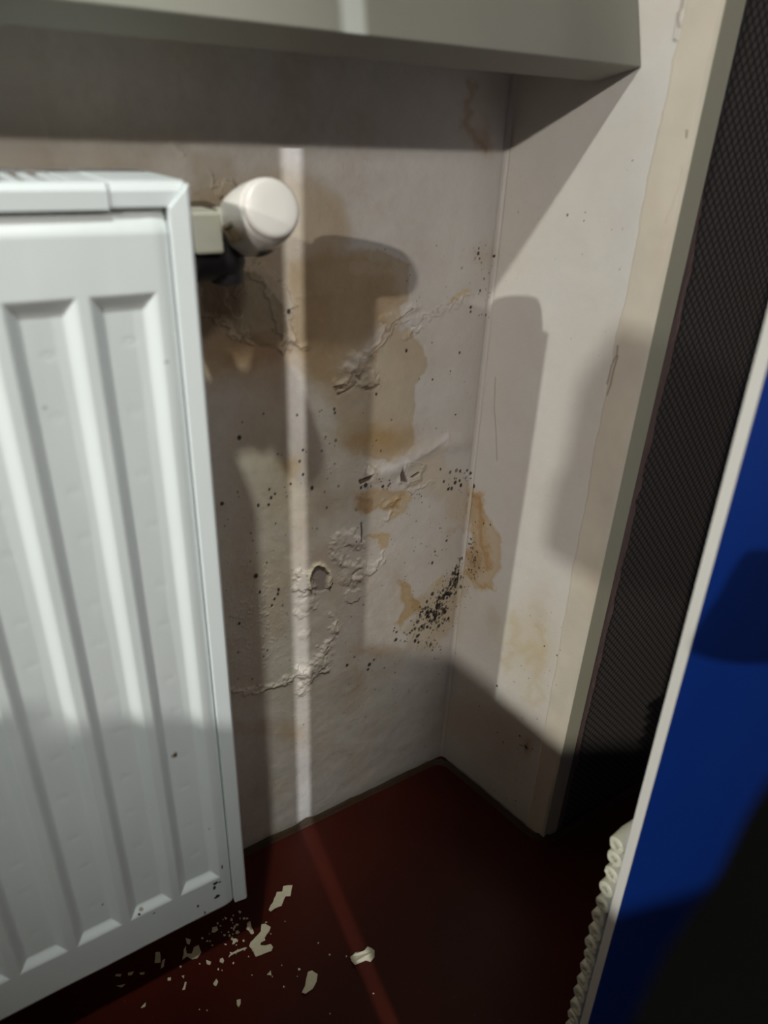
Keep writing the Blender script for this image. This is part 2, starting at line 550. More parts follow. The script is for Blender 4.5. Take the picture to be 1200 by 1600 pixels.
    soft(775, 1130, 60, 30, np.array([.84, .76, .70]), .5); soft(790, 1175, 30, 35, np.array([.76, .68, .62]), .5); soft(822, 1168, 8, 14, brn, .6)
    soft(770, 970, 12, 20, np.array([.82, .74, .68]), .6)
    return C

# ---- speckles of mould, in photo coordinates (x, y, radius px, strength)
dots = []
def along(pts, n, spread, r0, r1, s0=0.75, s1=1.0, pw=1.0):
    P = np.array(pts, float)
    sl = np.hypot(*np.diff(P, axis=0).T); cs = np.concatenate([[0], np.cumsum(sl)])
    for _ in range(n):
        t = rng.random() * cs[-1]; i = min(np.searchsorted(cs, t, side='right') - 1, len(sl) - 1)
        f = (t - cs[i]) / sl[i]; p = P[i] * (1 - f) + P[i + 1] * f
        sp = spread * (0.45 + 0.8 * t / cs[-1])
        q = p + rng.normal(0, sp, 2) * np.array([1, .6])
        dots.append((q[0], q[1], r0 + (r1 - r0) * rng.random() ** 2.2, s0 + (s1 - s0) * rng.random()))
def field(x0, x1, y0, y1, n, r0, r1, s0=.5, s1=.95):
    for _ in range(n):
        dots.append((x0 + (x1 - x0) * rng.random(), y0 + (y1 - y0) * rng.random(), r0 + (r1 - r0) * rng.random() ** 2.5, s0 + (s1 - s0) * rng.random()))
along([(716, 893), (700, 928), (688, 942), (678, 962), (660, 978), (648, 992), (636, 1000)], 190, 11.5, 0.8, 3.6, .7, 1.0)
along([(700, 925), (684, 945), (672, 968)], 45, 8.5, 1.4, 4.0, .8, 1.0)
along([(716, 893), (690, 940), (662, 990)], 260, 17.0, 0.6, 1.7, .5, .95)
along([(722, 870), (712, 900), (700, 925)], 60, 4, .9, 2.6, .8, 1)
along([(738, 840), (742, 875), (738, 905)], 70, 6, .7, 2.2, .6, .95)
along([(672, 1000), (665, 1015)], 16, 7, 1, 2.6, .8, 1)
field(700, 742, 733, 770, 30, .8, 3.2, .6, 1)
for q in [(711, 754, 3.6), (719, 736, 3.2), (737, 738, 3.4), (730, 735, 2.4), (693, 752, 2.8), (700, 764, 2.6), (718, 751, 2.6), (688, 733, 2.4), (598, 760, 3.0),
          (571, 758, 4.2), (564, 762, 3), (676, 880, 3.4), (698, 845, 2.6), (680, 862, 2), (374, 684, 3.6), (487, 762, 3.6), (347, 787, 3.0), (450, 486, 3.4), (400, 900, 4.2),
          (406, 925, 3.0), (435, 921, 3.4), (434, 928, 3), (429, 936, 2.8), (425, 946, 2.4), (374, 975, 2.8), (515, 917, 3.4), (519, 912, 2.4), (577, 1038, 4.2), (575, 1046, 3), (542, 1039, 3.2),
          (584, 1031, 2.4), (619, 1000, 3.6), (620, 988, 2.6), (522, 639, 2.6), (523, 645, 2.4), (635, 548, 3.0), (588, 616, 2.2), (704, 580, 1.6), (718, 551, 2.4), (886, 336, 1.8),
          (914, 332, 1.0), (912, 345, 1.0), (828, 98, 2.0), (775, 400, 2), (747, 396, 2.6), (748, 388, 1.8), (749, 404, 1.8), (750, 454, 2.2), (735, 480, 2.4), (735, 487, 2.0), (712, 648, 1.6),
          (676, 593, 1.8), (473, 703, 2.2), (473, 741, 2.6), (454, 756, 2.2), (424, 778, 2.8), (421, 765, 2.2), (420, 789, 2.4), (404, 790, 3.0), (430, 772, 2), (555, 845, 1.8), (822, 1168, 4), (812, 1150, 2.5), (776, 1072, 2.4),
          (786, 1160, 2), (766, 820, 2), (755, 818, 1.6), (742, 816, 1.6), (850, 1010, 1.6), (870, 1024, 1.6)]:
    dots.append((q[0], q[1], q[2] * .8, .92))
field(350, 600, 640, 1100, 150, .6, 2.2, .35, .8)
field(600, 740, 770, 930, 90, .5, 1.4, .4, .8)
field(540, 720, 1000, 1100, 45, .6, 2.0, .35, .75)
field(360, 690, 1090, 1250, 40, .6, 1.8, .2, .5)
field(600, 780, 380, 680, 26, .5, 1.5, .35, .7)
field(730, 775, 380, 500, 36, .6, 1.8, .4, .8)
along([(655, 950), (672, 960), (690, 975)], 40, 9, .8, 3.2, .75, 1.0)
field(560, 615, 745, 765, 22, .6, 2.2, .6, 1)
field(640, 660, 765, 785, 10, .7, 1.6, .6, .9)
field(730, 860, 1060, 1260, 60, .6, 2.0, .25, .6)
field(790, 880, 940, 1090, 22, .5, 1.4, .4, .7)
field(790, 1000, 250, 560, 22, .5, 1.2, .3, .55)
along([(820, 1160), (815, 1185)], 14, 8, .7, 2, .4, .8)

def paint_dots(C, us, zs, to_uv, inside):
    """us: column coords, zs: row coords (1d, locally uniform)"""
    for (x, y, r, st) in dots:
        if not inside(x, y): continue
        u, z = to_uv(x, y)
        rad = r * 0.00108
        i0, i1 = np.searchsorted(us, [u - 2.2 * rad, u + 2.2 * rad]); j0, j1 = np.searchsorted(zs, [z - 2.2 * rad, z + 2.2 * rad])
        if i1 <= i0 or j1 <= j0: continue
        uu, zz = np.meshgrid(us[i0:i1], zs[j0:j1])
        a = 0.6 + 0.4 * math.sin(x * 12.9 + y * 7.3)
        d = np.hypot((uu - u) * (1 + .5 * a), (zz - z)) / rad
        mk = np.clip((1.25 - d) / .5, 0, 1) * st
        C[j0:j1, i0:i1] = C[j0:j1, i0:i1] * (1 - mk[..., None]) + np.array([.012, .010, .010]) * mk[..., None]
    return C

def corner_line_x(y):
    return 785 - (y - 260) * (95.0 / 920.0)

# ---- relief (bubbled and peeling paint); returns height in scene units and colour changes
def relief(px, py, wx, wy, C):
    H = np.zeros(px.shape)
    w1 = fbm(wx * 120, wy * 120, 71, 3); w2 = fbm(wx * 120, wy * 120, 77, 3)
    qx = px + w1 * 16; qy = py + w2 * 16
    U = 0.00108 * 0.42
    H += fbm(wx * 14, wy * 14, 5, 3) * 0.0030 + fbm(wx * 70, wy * 70, 6, 3) * 0.0007
    def ridge(pts, w, h, p=2.0, warp=1.0):
        nonlocal H
        d = seg_dist(px + (qx - px) * warp, py + (qy - py) * warp, pts)
        H = H + h * U * np.exp(-(d / w) ** p)
    def lump(cx, cy, rx, ry, h, p=3.0):
        nonlocal H
        d = np.hypot((qx - cx) / rx, (qy - cy) / ry)
        H = H + h * U * np.exp(-d ** p)
    def shelf(pts, h, soft=1.5, warp=1.0, curl=0.0):
        nonlocal H, C
        d = poly_sd(px + (qx - px) * warp, py + (qy - py) * warp, pts)
        H = H + h * U * sstep(soft, -soft, d)
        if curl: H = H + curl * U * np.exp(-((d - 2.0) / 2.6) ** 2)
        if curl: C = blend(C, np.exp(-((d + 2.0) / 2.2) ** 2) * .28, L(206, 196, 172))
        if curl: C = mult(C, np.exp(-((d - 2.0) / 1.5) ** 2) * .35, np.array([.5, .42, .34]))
    # long crack low left with lumps
    ridge([(340, 1076), (372, 1079), (400, 1079), (416, 1072), (438, 1068), (455, 1060), (472, 1048)], 4.2, 5.5)
    ridge([(472, 1048), (490, 1040), (503, 1022), (512, 1008)], 8, 5)
    for c in [(484, 1050, 12, 9, 8), (500, 1034, 13, 10, 8), (470, 1077, 9, 8, 8), (479, 1060, 8, 10, 7), (465, 1048, 8, 6, 6), (508, 1012, 7, 8, 5), (522, 980, 6, 9, 5), (517, 962, 5, 5, 3),
              (480, 945, 14, 10, 4), (468, 960, 7, 7, 4), (474, 992, 7, 8, 3), (505, 1045, 8, 6, 6)]:
        lump(*c)
    ridge([(523, 975), (521, 992), (514, 1003)], 4, 4)
    # blisters in the middle
    ridge([(522, 838), (519, 855), (523, 870), (530, 880)], 5.5, 5); ridge([(536, 862), (534, 878)], 5, 4)
    lump(548, 842, 12, 12, 7); lump(560, 850, 8, 8, 4); lump(530, 845, 9, 12, 4)
    for c in [(545, 888, 11, 8, 6), (560, 884, 9, 7, 5), (572, 893, 10, 7, 5), (545, 903, 13, 9, 6), (560, 905, 9, 7, 5), (580, 882, 7, 5, 3), (552, 895, 5, 4, -6), (548, 908, 4, 4, -5)]:
        lump(*c)
    ridge([(580, 893), (592, 880), (600, 865)], 3, 3)
    shelf([(538, 925), (561, 922), (560, 934), (550, 942), (537, 938)], 3.5, 1.5)
    # open blister with a torn rim
    cx, cy = 498, 905
    d = np.hypot((px + (qx - px) * .45 - cx) / 14.5, (py + (qy - py) * .45 - cy) / 20.0)
    hole = sstep(1.08, 0.9, d)
    H = H * (1 - hole) - hole * 4 * U
    H = H + 7 * U * np.exp(-((d - 1.18) / 0.17) ** 2) * (py < cy + 14)
    C = blend(C, hole * .9, L(150, 134, 126))  # hole colour mixes darker plaster with shade
    C = blend(C, np.exp(-((d - 1.2) / .16) ** 2) * (py < cy + 8) * .7, L(232, 218, 180))
    shelf([(462, 893), (485, 893), (493, 905), (487, 918), (474, 925), (462, 922)], 5.5, 1.5, 1.2, 2.5)
    # flap at 635,745 (tent) and small one at 575,742
    shelf([(636, 722), (660, 728), (656, 744), (645, 752), (634, 757), (627, 752)], 4.5, 1.2, .5, 3.5)
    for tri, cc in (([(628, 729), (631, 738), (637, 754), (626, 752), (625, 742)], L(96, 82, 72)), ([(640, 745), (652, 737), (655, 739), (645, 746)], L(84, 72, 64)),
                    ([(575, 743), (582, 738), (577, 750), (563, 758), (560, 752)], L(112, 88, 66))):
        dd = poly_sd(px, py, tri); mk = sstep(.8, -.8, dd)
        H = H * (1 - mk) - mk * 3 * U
        C = blend(C, mk * .9, cc)  # dark peel insides: dirty substrate and shade, both put into the colour
    shelf([(574, 728), (584, 732), (583, 742), (572, 743)], 5, 1.5, .6, 2)
    ridge([(585, 745), (610, 735), (640, 714), (680, 696), (720, 690)], 13, 8, 2.0, .25); ridge([(640, 720), (672, 700), (700, 682)], 3.5, 2, 2.0, .3)
    ridge([(600, 788), (622, 780)], 4, 4); ridge([(603, 812), (610, 800)], 3, 3); ridge([(640, 768), (670, 752)], 3.5, 2.5)
    # vertical slit
    dd = seg_dist(px, py, [(565, 819), (566, 832), (564, 846)]); C = blend(C, np.exp(-(dd / 1.4) ** 2) * .9, L(52, 42, 38)); H -= 3 * U * np.exp(-(dd / 2) ** 2)
    # diagonal crack and crumbly lumps at 560,580
    crack = [(527, 608), (545, 596), (566, 562), (590, 540), (603, 516), (622, 500), (640, 488)]
    ridge([(x + 4, y - 4) for x, y in crack], 7, 5)
    dd = seg_dist(qx, qy, crack); H -= 3.2 * U * np.exp(-(dd / 2.2) ** 2); C = mult(C, np.exp(-(dd / 2.2) ** 2) * .55, np.array([.42, .36, .32]))
    for c in [(548, 580, 14, 10, 6), (565, 572, 12, 9, 6), (582, 590, 9, 12, 7), (570, 598, 8, 8, 5), (535, 600, 9, 7, 4), (600, 500, 10, 6, 4), (612, 492, 8, 6, 4), (560, 588, 5, 5, -4), (556, 560, 12, 8, 4), (575, 555, 10, 12, 4)]:
        lump(*c)
    C = blend(C, np.clip(np.exp(-(seg_dist(qx, qy, [(545, 575), (575, 545), (592, 520)]) / 11) ** 2), 0, 1) * .42, L(226, 218, 212))
    for p in ([(568, 603), (580, 606), (588, 600)], [(556, 598), (548, 608), (528, 614)]):
        dd = seg_dist(qx, qy, p); H -= 3.2 * U * np.exp(-(dd / 2.5) ** 2); C = mult(C, np.exp(-(dd / 2.5) ** 2) * .55, np.array([.45, .38, .33]))
    ridge([(640, 505), (655, 512), (640, 524), (630, 528)], 3.5, 2.5); ridge([(622, 507), (650, 500), (700, 482), (730, 462)], 4.5, 3)
    dd = seg_dist(qx, qy, [(670, 490), (705, 474), (728, 460)]); C = mult(C, np.exp(-(dd / 1.3) ** 2) * .5, np.array([.45, .36, .3]))
    C = blend(C, np.exp(-(seg_dist(qx, qy, [(628, 510), (655, 505)]) / 6) ** 2) * .5, L(228, 226, 224))
    C = blend(C, np.exp(-(seg_dist(qx, qy, [(600, 735), (640, 715), (690, 690)]) / 9) ** 2) * .5, L(230, 226, 224))
    ridge([(640, 523), (660, 508)], 2.5, 2)
    # layers flaking off below the valve
    shelf([(395, 408), (425, 430), (452, 468), (456, 545), (440, 548), (436, 520), (428, 480), (412, 452), (392, 428)], 4.2, 1.4, 1.6, 2.0)
    shelf([(305, 424), (330, 430), (350, 445), (362, 480), (385, 505), (400, 535), (376, 528), (350, 500), (330, 490), (305, 492)], 3.4, 1.2, 2.2, 1.5)
    shelf([(362, 420), (385, 424), (380, 452), (372, 470), (360, 448)], 3, 1.2, 2.0, 1.2)
    ridge([(446, 530), (462, 536), (474, 540)], 5, 5)
    zone = sstep(6, -6, poly_sd(qx, qy, [(300, 415), (400, 410), (445, 470), (450, 550), (400, 545), (300, 500)]))
    H += zone * fbm(wx * 60, wy * 60, 88, 4) * .0028
    # old cracks above, next to the radiator top
    shelf([(345, 285), (362, 285), (366, 300), (352, 306), (340, 300)], 4, 1.2, 1.2, 1.5)
    ridge([(325, 270), (333, 290), (345, 305)], 3, 2.5); ridge([(270, 225), (288, 238)], 4, 2)
    ridge([(470, 462), (500, 460), (540, 452)], 4, 1.2)
    # crusty efflorescence near the radiator
    z2 = np.exp(-(((px - 385) / 45) ** 2 + ((py - 965) / 90) ** 2))
    H += z2 * np.clip(fbm(wx * 260, wy * 260, 93, 3) - .05, 0, 1) * .005
    H += np.clip(fbm(wx * 300, wy * 300, 97, 2) - .25, 0, 1) * .0018
    return H, C

# ---- back wall
ux = np.concatenate([np.linspace(-4.6, 0.115, 60)[:-1], np.arange(0.115, CORN[0], 0.0009), [CORN[0]]])
uz = np.concatenate([np.arange(0, 1.13, 0.0009), np.linspace(1.13, 3.1, 30)[1:]])
XX, ZZ = np.meshgrid(ux, uz)
px, py = project(XX, np.full(XX.shape, CORN[1]), ZZ)
vis = (XX > 0.05) & (ZZ < 1.2)
px = np.where(vis, px, -500.0); py = np.where(vis, py, -500.0)
C = np.ones(XX.shape + (3,)) * PAINT
C = stain_masks(px, py, C, XX, ZZ)
H, C = relief(px, py, XX, ZZ, C)
C = paint_dots(C, ux, uz, lambda x, y: (on_y(x, y, CORN[1])[0], on_y(x, y, CORN[1])[2]), lambda x, y: x < corner_line_x(y))
# grime along the floor
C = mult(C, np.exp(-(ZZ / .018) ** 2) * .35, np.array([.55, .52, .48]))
fr = 0.006
dc = np.clip(CORN[0] - XX, 0, fr)
H = H * np.clip((CORN[0] - XX) / .01, 0, 1) + (fr - np.sqrt(np.maximum(fr ** 2 - (fr - dc) ** 2, 0))) * 0.9
P = np.stack([XX, CORN[1] - np.maximum(H, -0.006), ZZ], -1)
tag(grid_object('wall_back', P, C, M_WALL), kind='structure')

# ---- splayed side wall of the niche, with the smoother strip at its outer corner
us = np.concatenate([np.arange(0, SLEN, 0.0009), [SLEN]])
UU, ZZ = np.meshgrid(us, uz)
X0 = CORN[0] + SDIR[0] * UU; Y0 = CORN[1] + SDIR[1] * UU
px, py = project(X0, Y0, ZZ)
px = np.where(ZZ < 1.2, px, -500.0); py = np.where(ZZ < 1.2, py, -500.0)
C = np.ones(UU.shape + (3,)) * PAINT
C = stain_masks(px, py, C, UU + 3.0, ZZ)
H = fbm(UU * 12 + 5, ZZ * 12, 5, 3) * 0.003 + fbm(UU * 90, ZZ * 90, 6, 3) * 0.0006
edge = 0.190 + 0.0035 * np.sin(ZZ * 5.0 + 1.0) + fbm(UU * 6 + 2, ZZ * 30, 15, 3) * .006
strip = sstep(-.0012, .0012, UU - edge)
H += strip * 0.0016
C = C * (1 - strip[..., None]) + (L(213, 203, 186) * (1 + .25 * fbm(UU * 25, ZZ * 18, 44, 3))[..., None]) * strip[..., None]
C = mult(C, strip * np.clip(fbm(UU * 22, ZZ * 10, 46, 3) * 3, 0, 1) * .5, np.array([.92, .84, .78]))
def crackline(pts, w, s):
    global C, H
    d = seg_dist(px, py, pts)
    mk = np.exp(-(d / w) ** 2)
    C = mult(C, mk * s, np.array([.38, .30, .24])); H = H - mk * .0012
crackline([(966, 540), (964, 556), (955, 572), (951, 590), (948, 600)], 1.2, .8)
crackline([(966, 556), (959, 580), (955, 600), (949, 617)], 1.3, .8)
crackline([(1066, 0), (1063, 16), (1060, 30), (1062, 42)], 3, .6)
crackline([(774, 590), (772, 640), (775, 680), (776, 720)], .9, .45)
crackline([(1074, 205), (1073, 215)], 1.6, .8)
crackline([(1066, 262), (1063, 290), (1040, 350)], .8, .2)
H += np.exp(-(seg_dist(px, py, [(1062, 20), (1060, 40), (1056, 60)]) / 4) ** 2) * .003
C = paint_dots(C, us, uz, on_side, lambda x, y: x >= corner_line_x(y))
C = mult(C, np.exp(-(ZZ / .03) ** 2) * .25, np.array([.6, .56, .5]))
dc = np.clip(UU, 0, fr)
H = H * np.clip(UU / .01, 0, 1) + (fr - np.sqrt(np.maximum(fr ** 2 - (fr - dc) ** 2, 0))) * 0.9
H = H * np.clip((SLEN - UU) / .004, 0, 1)
P = np.stack([X0 + SNRM[0] * H, Y0 + SNRM[1] * H, ZZ], -1)[:, ::1]
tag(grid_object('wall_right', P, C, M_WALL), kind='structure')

# ---- wallpapered wall in front, right of the corner, and its plastic corner strip
v, f = box(OUTC[0] + .0005, 2.4, OUTC[1] + .002, OUTC[1] + .16, 0, 3.1)
tag(obj('wall_front', v, f, M_PAPER), kind='structure')
v, f = box(OUTC[0] - .0002, 0.6862, OUTC[1] - .0005, OUTC[1] + .003, 0.0, 3.1)
tag(obj('trim_1', v, f, M_TRIM, bevel=.0012), kind='structure')
# torn edge of the wallpaper beside the corner strip
pts = []
rr = np.random.default_rng(3)
zs_ = np.linspace(0.0, 0.99, 60)
L1 = []
for z in zs_:
    wdt = 0.0125 * min(1, (0.99 - z) / .12) + 0.0015 * rr.normal() * min(1, (.99 - z) / .05)
    L1.append(max(.0008, wdt))
V, F = [], []
for z, wd in zip(zs_, L1):
    V += [(0.6858, OUTC[1] + .0008, z), (0.6862 + wd, OUTC[1] + .0008, z), (0.6862 + wd, OUTC[1] + .003, z), (0.6858, OUTC[1] + .003, z)]
for i in range(len(zs_) - 1):
    for k in range(4):
        k2 = (k + 1) % 4
        F.append((i * 4 + k, i * 4 + k2, i * 4 + 4 + k2, i * 4 + 4 + k))
F += [(3, 2, 1, 0), tuple(len(V) - 4 + k for k in range(4))]
tag(obj('trim_2', V, F, M_TEAR), kind='structure')

# ---- floor
v, f = box(-4.6, 2.4, -3.0, CORN[1] + .002, -0.06, 0.0)
tag(obj('floor', v, f, M_FLOOR), kind='structure')

# ---- lifted rim of the linoleum along the walls
def rounded(path, r, n=6):
    out = [path[0]]
    for i in range(1, len(path) - 1):
        p0, p1, p2 = [np.array(q) for q in path[i - 1:i + 2]]
        a = (p0 - p1) / np.linalg.norm(p0 - p1); b = (p2 - p1) / np.linalg.norm(p2 - p1)
        for t in np.linspace(0, 1, n):
            q = (1 - t) ** 2 * (p1 + a * r) + 2 * t * (1 - t) * p1 + t * t * (p1 + b * r)
            out.append(tuple(q))
    out.append(path[-1])
    return out
path = rounded([(-4.55, CORN[1] - .004), (CORN[0] - .004, CORN[1] - .004), (OUTC[0] - .0045, OUTC[1] - .004), (2.35, OUTC[1] - .004)], .03, 9)
pp = []
for a, b in zip(path[:-1], path[1:]):
    n = max(1, int(np.hypot(b[0] - a[0], b[1] - a[1]) / .02))
    for k in range(n):
        pp.append((a[0] + (b[0] - a[0]) * k / n, a[1] + (b[1] - a[1]) * k / n))
pp.append(path[-1])
V, F = [], []
prof = [(-.0005, .0), (-.0005, .0060), (.0012, .0080), (.0032, .0068), (.0060, .0025), (.0085, .0003)]
rr = np.random.default_rng(8)
for i, p in enumerate(pp):
    a = np.array(pp[max(0, i - 1)]); b = np.array(pp[min(len(pp) - 1, i + 1)])
    t = (b - a) / np.linalg.norm(b - a); nrm = np.array([t[1], -t[0]])
    k = 1 + .18 * rr.normal()
    for (o_, z) in prof:
        q = np.array(p) + nrm * o_
        V.append((q[0], q[1], z * (k if z > .001 else 1)))
m_ = len(prof)
for i in range(len(pp) - 1):
    for k in range(m_ - 1):
        F.append((i * m_ + k, i * m_ + k + 1, (i + 1) * m_ + k + 1, (i + 1) * m_ + k))
tag(obj('baseboard_back', V, F, M_RIM, smooth=True), kind='structure')

# ---- unseen light blockers added behind and beside the camera: slit panels, low blocks
v, f = merge([box(-0.95, 0.1418, -0.82, -0.78, 0, 2.7)])  # unseen panel added to bound the light strip on the left
tag(obj('light_slit_panel_1', v, f, M_REAR, bevel=.003), kind='structure')
v, f = merge([box(0.1568, 1.6, -0.82, -0.78, 0, 2.7)])  # unseen panel added to bound the light strip on the right
tag(obj('light_slit_panel_2', v, f, M_REAR, bevel=.003), kind='structure')

def light_blocker(x0, x1, y0, y1, h, label):  # unseen block added to cut the lamps' light low on the walls
    e = empty('light_blocker', ((x0 + x1) / 2, (y0 + y1) / 2, 0), label, 'light_blocker')
    v, f = box(x0, x1, y0, y1, h - .03, h)
    obj('blocker_top', v, f, M_BLOCKER, e, bevel=.003)
    v, f = box(x0 + .02, x1 - .004, y0 + .004, y1 - .004, 0, h - .03)
    obj('blocker_body', v, f, M_BLOCKER, e, bevel=.003)
    return e
light_blocker(-1.9, -0.80, -0.77, -0.08, 0.962, 'pale block added to cut the light, outside the picture on the left, the one further from the wall')
light_blocker(-1.9, -0.80, -0.05, 0.62, 0.970, 'pale block added to cut the light, outside the picture on the left, the one nearer the wall')
tl = empty('raised_light_blocker', (-.9, .2, .970), 'light blocker added on top of the block nearer the wall, outside the picture', 'light blocker')
v, f = lathe((-.9, .2, .970), (0, 0, 1), [(0, .03), (.008, .03), (.012, .008), (.26, .006)], 20)  # unseen stand and head, added to shade a patch of the side wall
obj('blocker_stem', v, f, M_BLOCKER, tl, autosmooth=40)
v, f = merge([box(-.96, -.84, .13, .266, 1.28, 1.36), box(-.955, -.845, .12, .273, 1.215, 1.282)])
obj('blocker_head', v, f, M_BLOCKER, tl, bevel=.006)

# ------------------------------------------------------------------ window sill: thick board tilted front edge up
sill = empty('window_sill', (-.6, .64, 1.02), 'thick pale grey-green window sill running across the top of the picture above the radiator', 'window sill')
def xs_at(y):     # X of the side wall at depth y
    return CORN[0] + (CORN[1] - y) / (CORN[1] - OUTC[1]) * (OUTC[0] - CORN[0])
prof = [(.607, 1.0478), (.5607, 1.0598), (.5607 + .0225, 1.0598 + .080), (.63, 1.137), (.714, 1.137), (.714, 1.085), (.62, 1.075)]
v, f = prism_yz(prof, -4.5, 0, [xs_at(p[0]) - .0014 for p in prof])
obj('sill_board', v, f, M_SILL, sill, bevel=.0016, seg=3)

# ------------------------------------------------------------------ radiator
YF = 0.531
rad = empty('radiator', (-.22, .59, .1), 'white steel panel radiator with vertical channels on the left, under the sill', 'radiator')
XL, XR, ZB, ZT = -.62, .1595, .1725, .9445
gx = np.concatenate([np.linspace(XL, -.13, 120)[:-1], np.arange(-.13, XR, .0008), [XR]])
gz = np.concatenate([np.arange(ZB, ZB + .09, .0008), np.linspace(ZB + .09, ZT - .10, 240), np.arange(ZT - .10, ZT, .0008)[1:], [ZT]])
GX, GZ = np.meshgrid(gx, gz)
D = np.zeros(GX.shape)
per = 0.0548
zb0, zb1 = 0.2325, 0.2420      # bottom slope (lit)
zt0, zt1 = 0.8720, 0.8885      # top slope
for k in range(0, 15):
    c = 0.1228 - per * k          # centre of the channel
    oh, ih = 0.0238, 0.0130
    dx = np.abs(GX - c)
    side = np.clip((oh - dx) / (oh - ih), 0, 1)
    top = np.clip((.8892 - GZ) / .0115, 0, 1)
    bot = np.clip((GZ - .2315) / .0115, 0, 1)
    s = np.minimum(np.minimum(side, top), bot)
    s = s * s * (3 - 2 * s) * .75 + s * .25
    D = np.maximum(D, s)
depth = 0.0064
Yp = YF + D * depth
# rolled outer edges
er = .012
eT_ = .017
eR = np.clip((er - (XR - GX)) / er, 0, 1); eT = np.clip((eT_ - (ZT - GZ)) / eT_, 0, 1); eB = np.clip((er * .6 - (GZ - ZB)) / (er * .6), 0, 1)
Yp = Yp + (1 - np.sqrt(np.clip(1 - eR ** 2, 0, 1))) * .0045 + eT ** 1.4 * .0075 + (1 - np.sqrt(np.clip(1 - eB ** 2, 0, 1))) * .006
Yp += fbm(GX * 30, GZ * 8, 60, 3) * .0010
# spot welds on the channel floors
for k in range(6):
    c = .1228 - per * k
    for z in np.arange(.28, .86, .052):
        d = np.hypot((GX - c - .002 * math.sin(z * 91 + k)) / .0045, (GZ - z - .006 * math.sin(k * 7 + z * 55)) / .003)
        Yp += .00022 * np.exp(-((d - .7) / .5) ** 2)
C = np.ones(GX.shape + (3,)) * L(229, 234, 233)
C = C * (1 + .05 * fbm(GX * 20, GZ * 12, 62, 3))[..., None]
def rad_mark(x, y, rx, ry, col=L(26, 22, 20), st=1.0):
    global C
    p = on_y(x, y, YF)
    d = np.hypot((GX - p[0]) / (rx * .001), (GZ - p[2]) / (ry * .001)) + fbm(GX * 500, GZ * 500, 65, 2) * .9
    C = blend(C, sstep(1.15, .85, d) * st, col)
for q in [(337, 1380, 3.2, 2.4), (335, 1387, 1.8, 3.2), (343, 1378, 2.0, 1.3), (339, 1401, 3.0, 3.2), (309, 1416, 1.4, 2.2), (320, 1427, .7, 4.0), (347, 1354, .9, 3.6), (163, 1420, 1.1, 1.1),
          (277, 1187, 2.0, 2.0), (218, 1430, 1.2, 1.2)]:
    rad_mark(*q)
rad_mark(276, 1187, 3.2, 3.2, L(120, 88, 52), .6)
rad_mark(222, 1425, 2.0, 2.0, L(130, 96, 60), .7); rad_mark(241, 1427, 1.3, 1.3, L(120, 80, 50), .8)
rad_mark(329, 1298, 1.2, 1.2, L(170, 110, 80), .7); rad_mark(261, 567, 2.0, 1.2, L(150, 140, 135), .5); rad_mark(72, 641, 1.8, 1.2, L(150, 150, 145), .5)
rad_mark(116, 1175, 1.4, 1.4, L(150, 120, 90), .3)
P = np.stack([GX, Yp, GZ], -1)
fp = grid_object('front_panel', P, C, M_RAD, rad)
sol = fp.modifiers.new('thickness', 'SOLIDIFY'); sol.thickness = .0013; sol.offset = -1
# frames behind the front sheet
v, f = merge([box(XL, XR - .004, YF + .022, YF + .030, ZB + .004, ZT - .014), box(XL, XR - .004, YF + .010, YF + .024, ZB + .001, ZB + .008)])
obj('water_panel', v, f, M_RADP, rad, bevel=.001)
v, f = box(XL, XR - .004, .648, .657, ZB + .004, ZT - .016)
obj('rear_panel', v, f, M_RADP, rad, bevel=.001)
# convector fins
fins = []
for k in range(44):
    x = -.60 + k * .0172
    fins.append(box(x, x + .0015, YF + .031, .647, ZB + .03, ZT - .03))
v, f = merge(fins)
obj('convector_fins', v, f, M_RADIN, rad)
# side cover: sheet with a folded front lip
sd = [(XR + .0004, .5290), (XR + .0138, .5270), (XR + .0160, .5290), (XR + .0165, .535), (XR + .0165, .660), (XR + .0148, .660), (XR + .0148, .539), (XR + .0125, .5365), (XR + .0004, .5370)]
sdn = len(sd)
V = [(x, y, .1762) for x, y in sd] + [(x, y, min(.9596, .9440 + max(0, (x - XR - .0015)) * 1.17)) for x, y in sd]
F = [tuple(range(sdn)), tuple(range(2 * sdn - 1, sdn - 1, -1))] + [(i, sdn + i, sdn + (i + 1) % sdn, (i + 1) % sdn) for i in range(sdn)]
obj('side_cover', V, F, M_RADP, rad, bevel=.0006)
# corner cap on top, mitred against the side cover
def cap(x0, x1):
    n0 = [(.5309, .9445), (.5309, .9550), (.5335, .9598), (.540, .9612), (.660, .9612), (.660, .950), (.655, .950), (.655, .957), (.536, .957), (.534, .9445)]
    return n0
pr = cap(0, 0)
V = [(.1225, y, z) for y, z in pr]
V += [(XR + .0015 + max(0, (z - .9445)) * .85 + (0 if z < .9445 + 1e-6 else 0), y, z) for y, z in pr]
n = len(pr)
F = [tuple(range(n - 1, -1, -1)), tuple(range(n, 2 * n))] + [(i, (i + 1) % n, n + (i + 1) % n, n + i) for i in range(n)]
obj('corner_cap', V, F, M_RADP, rad, bevel=.0009)
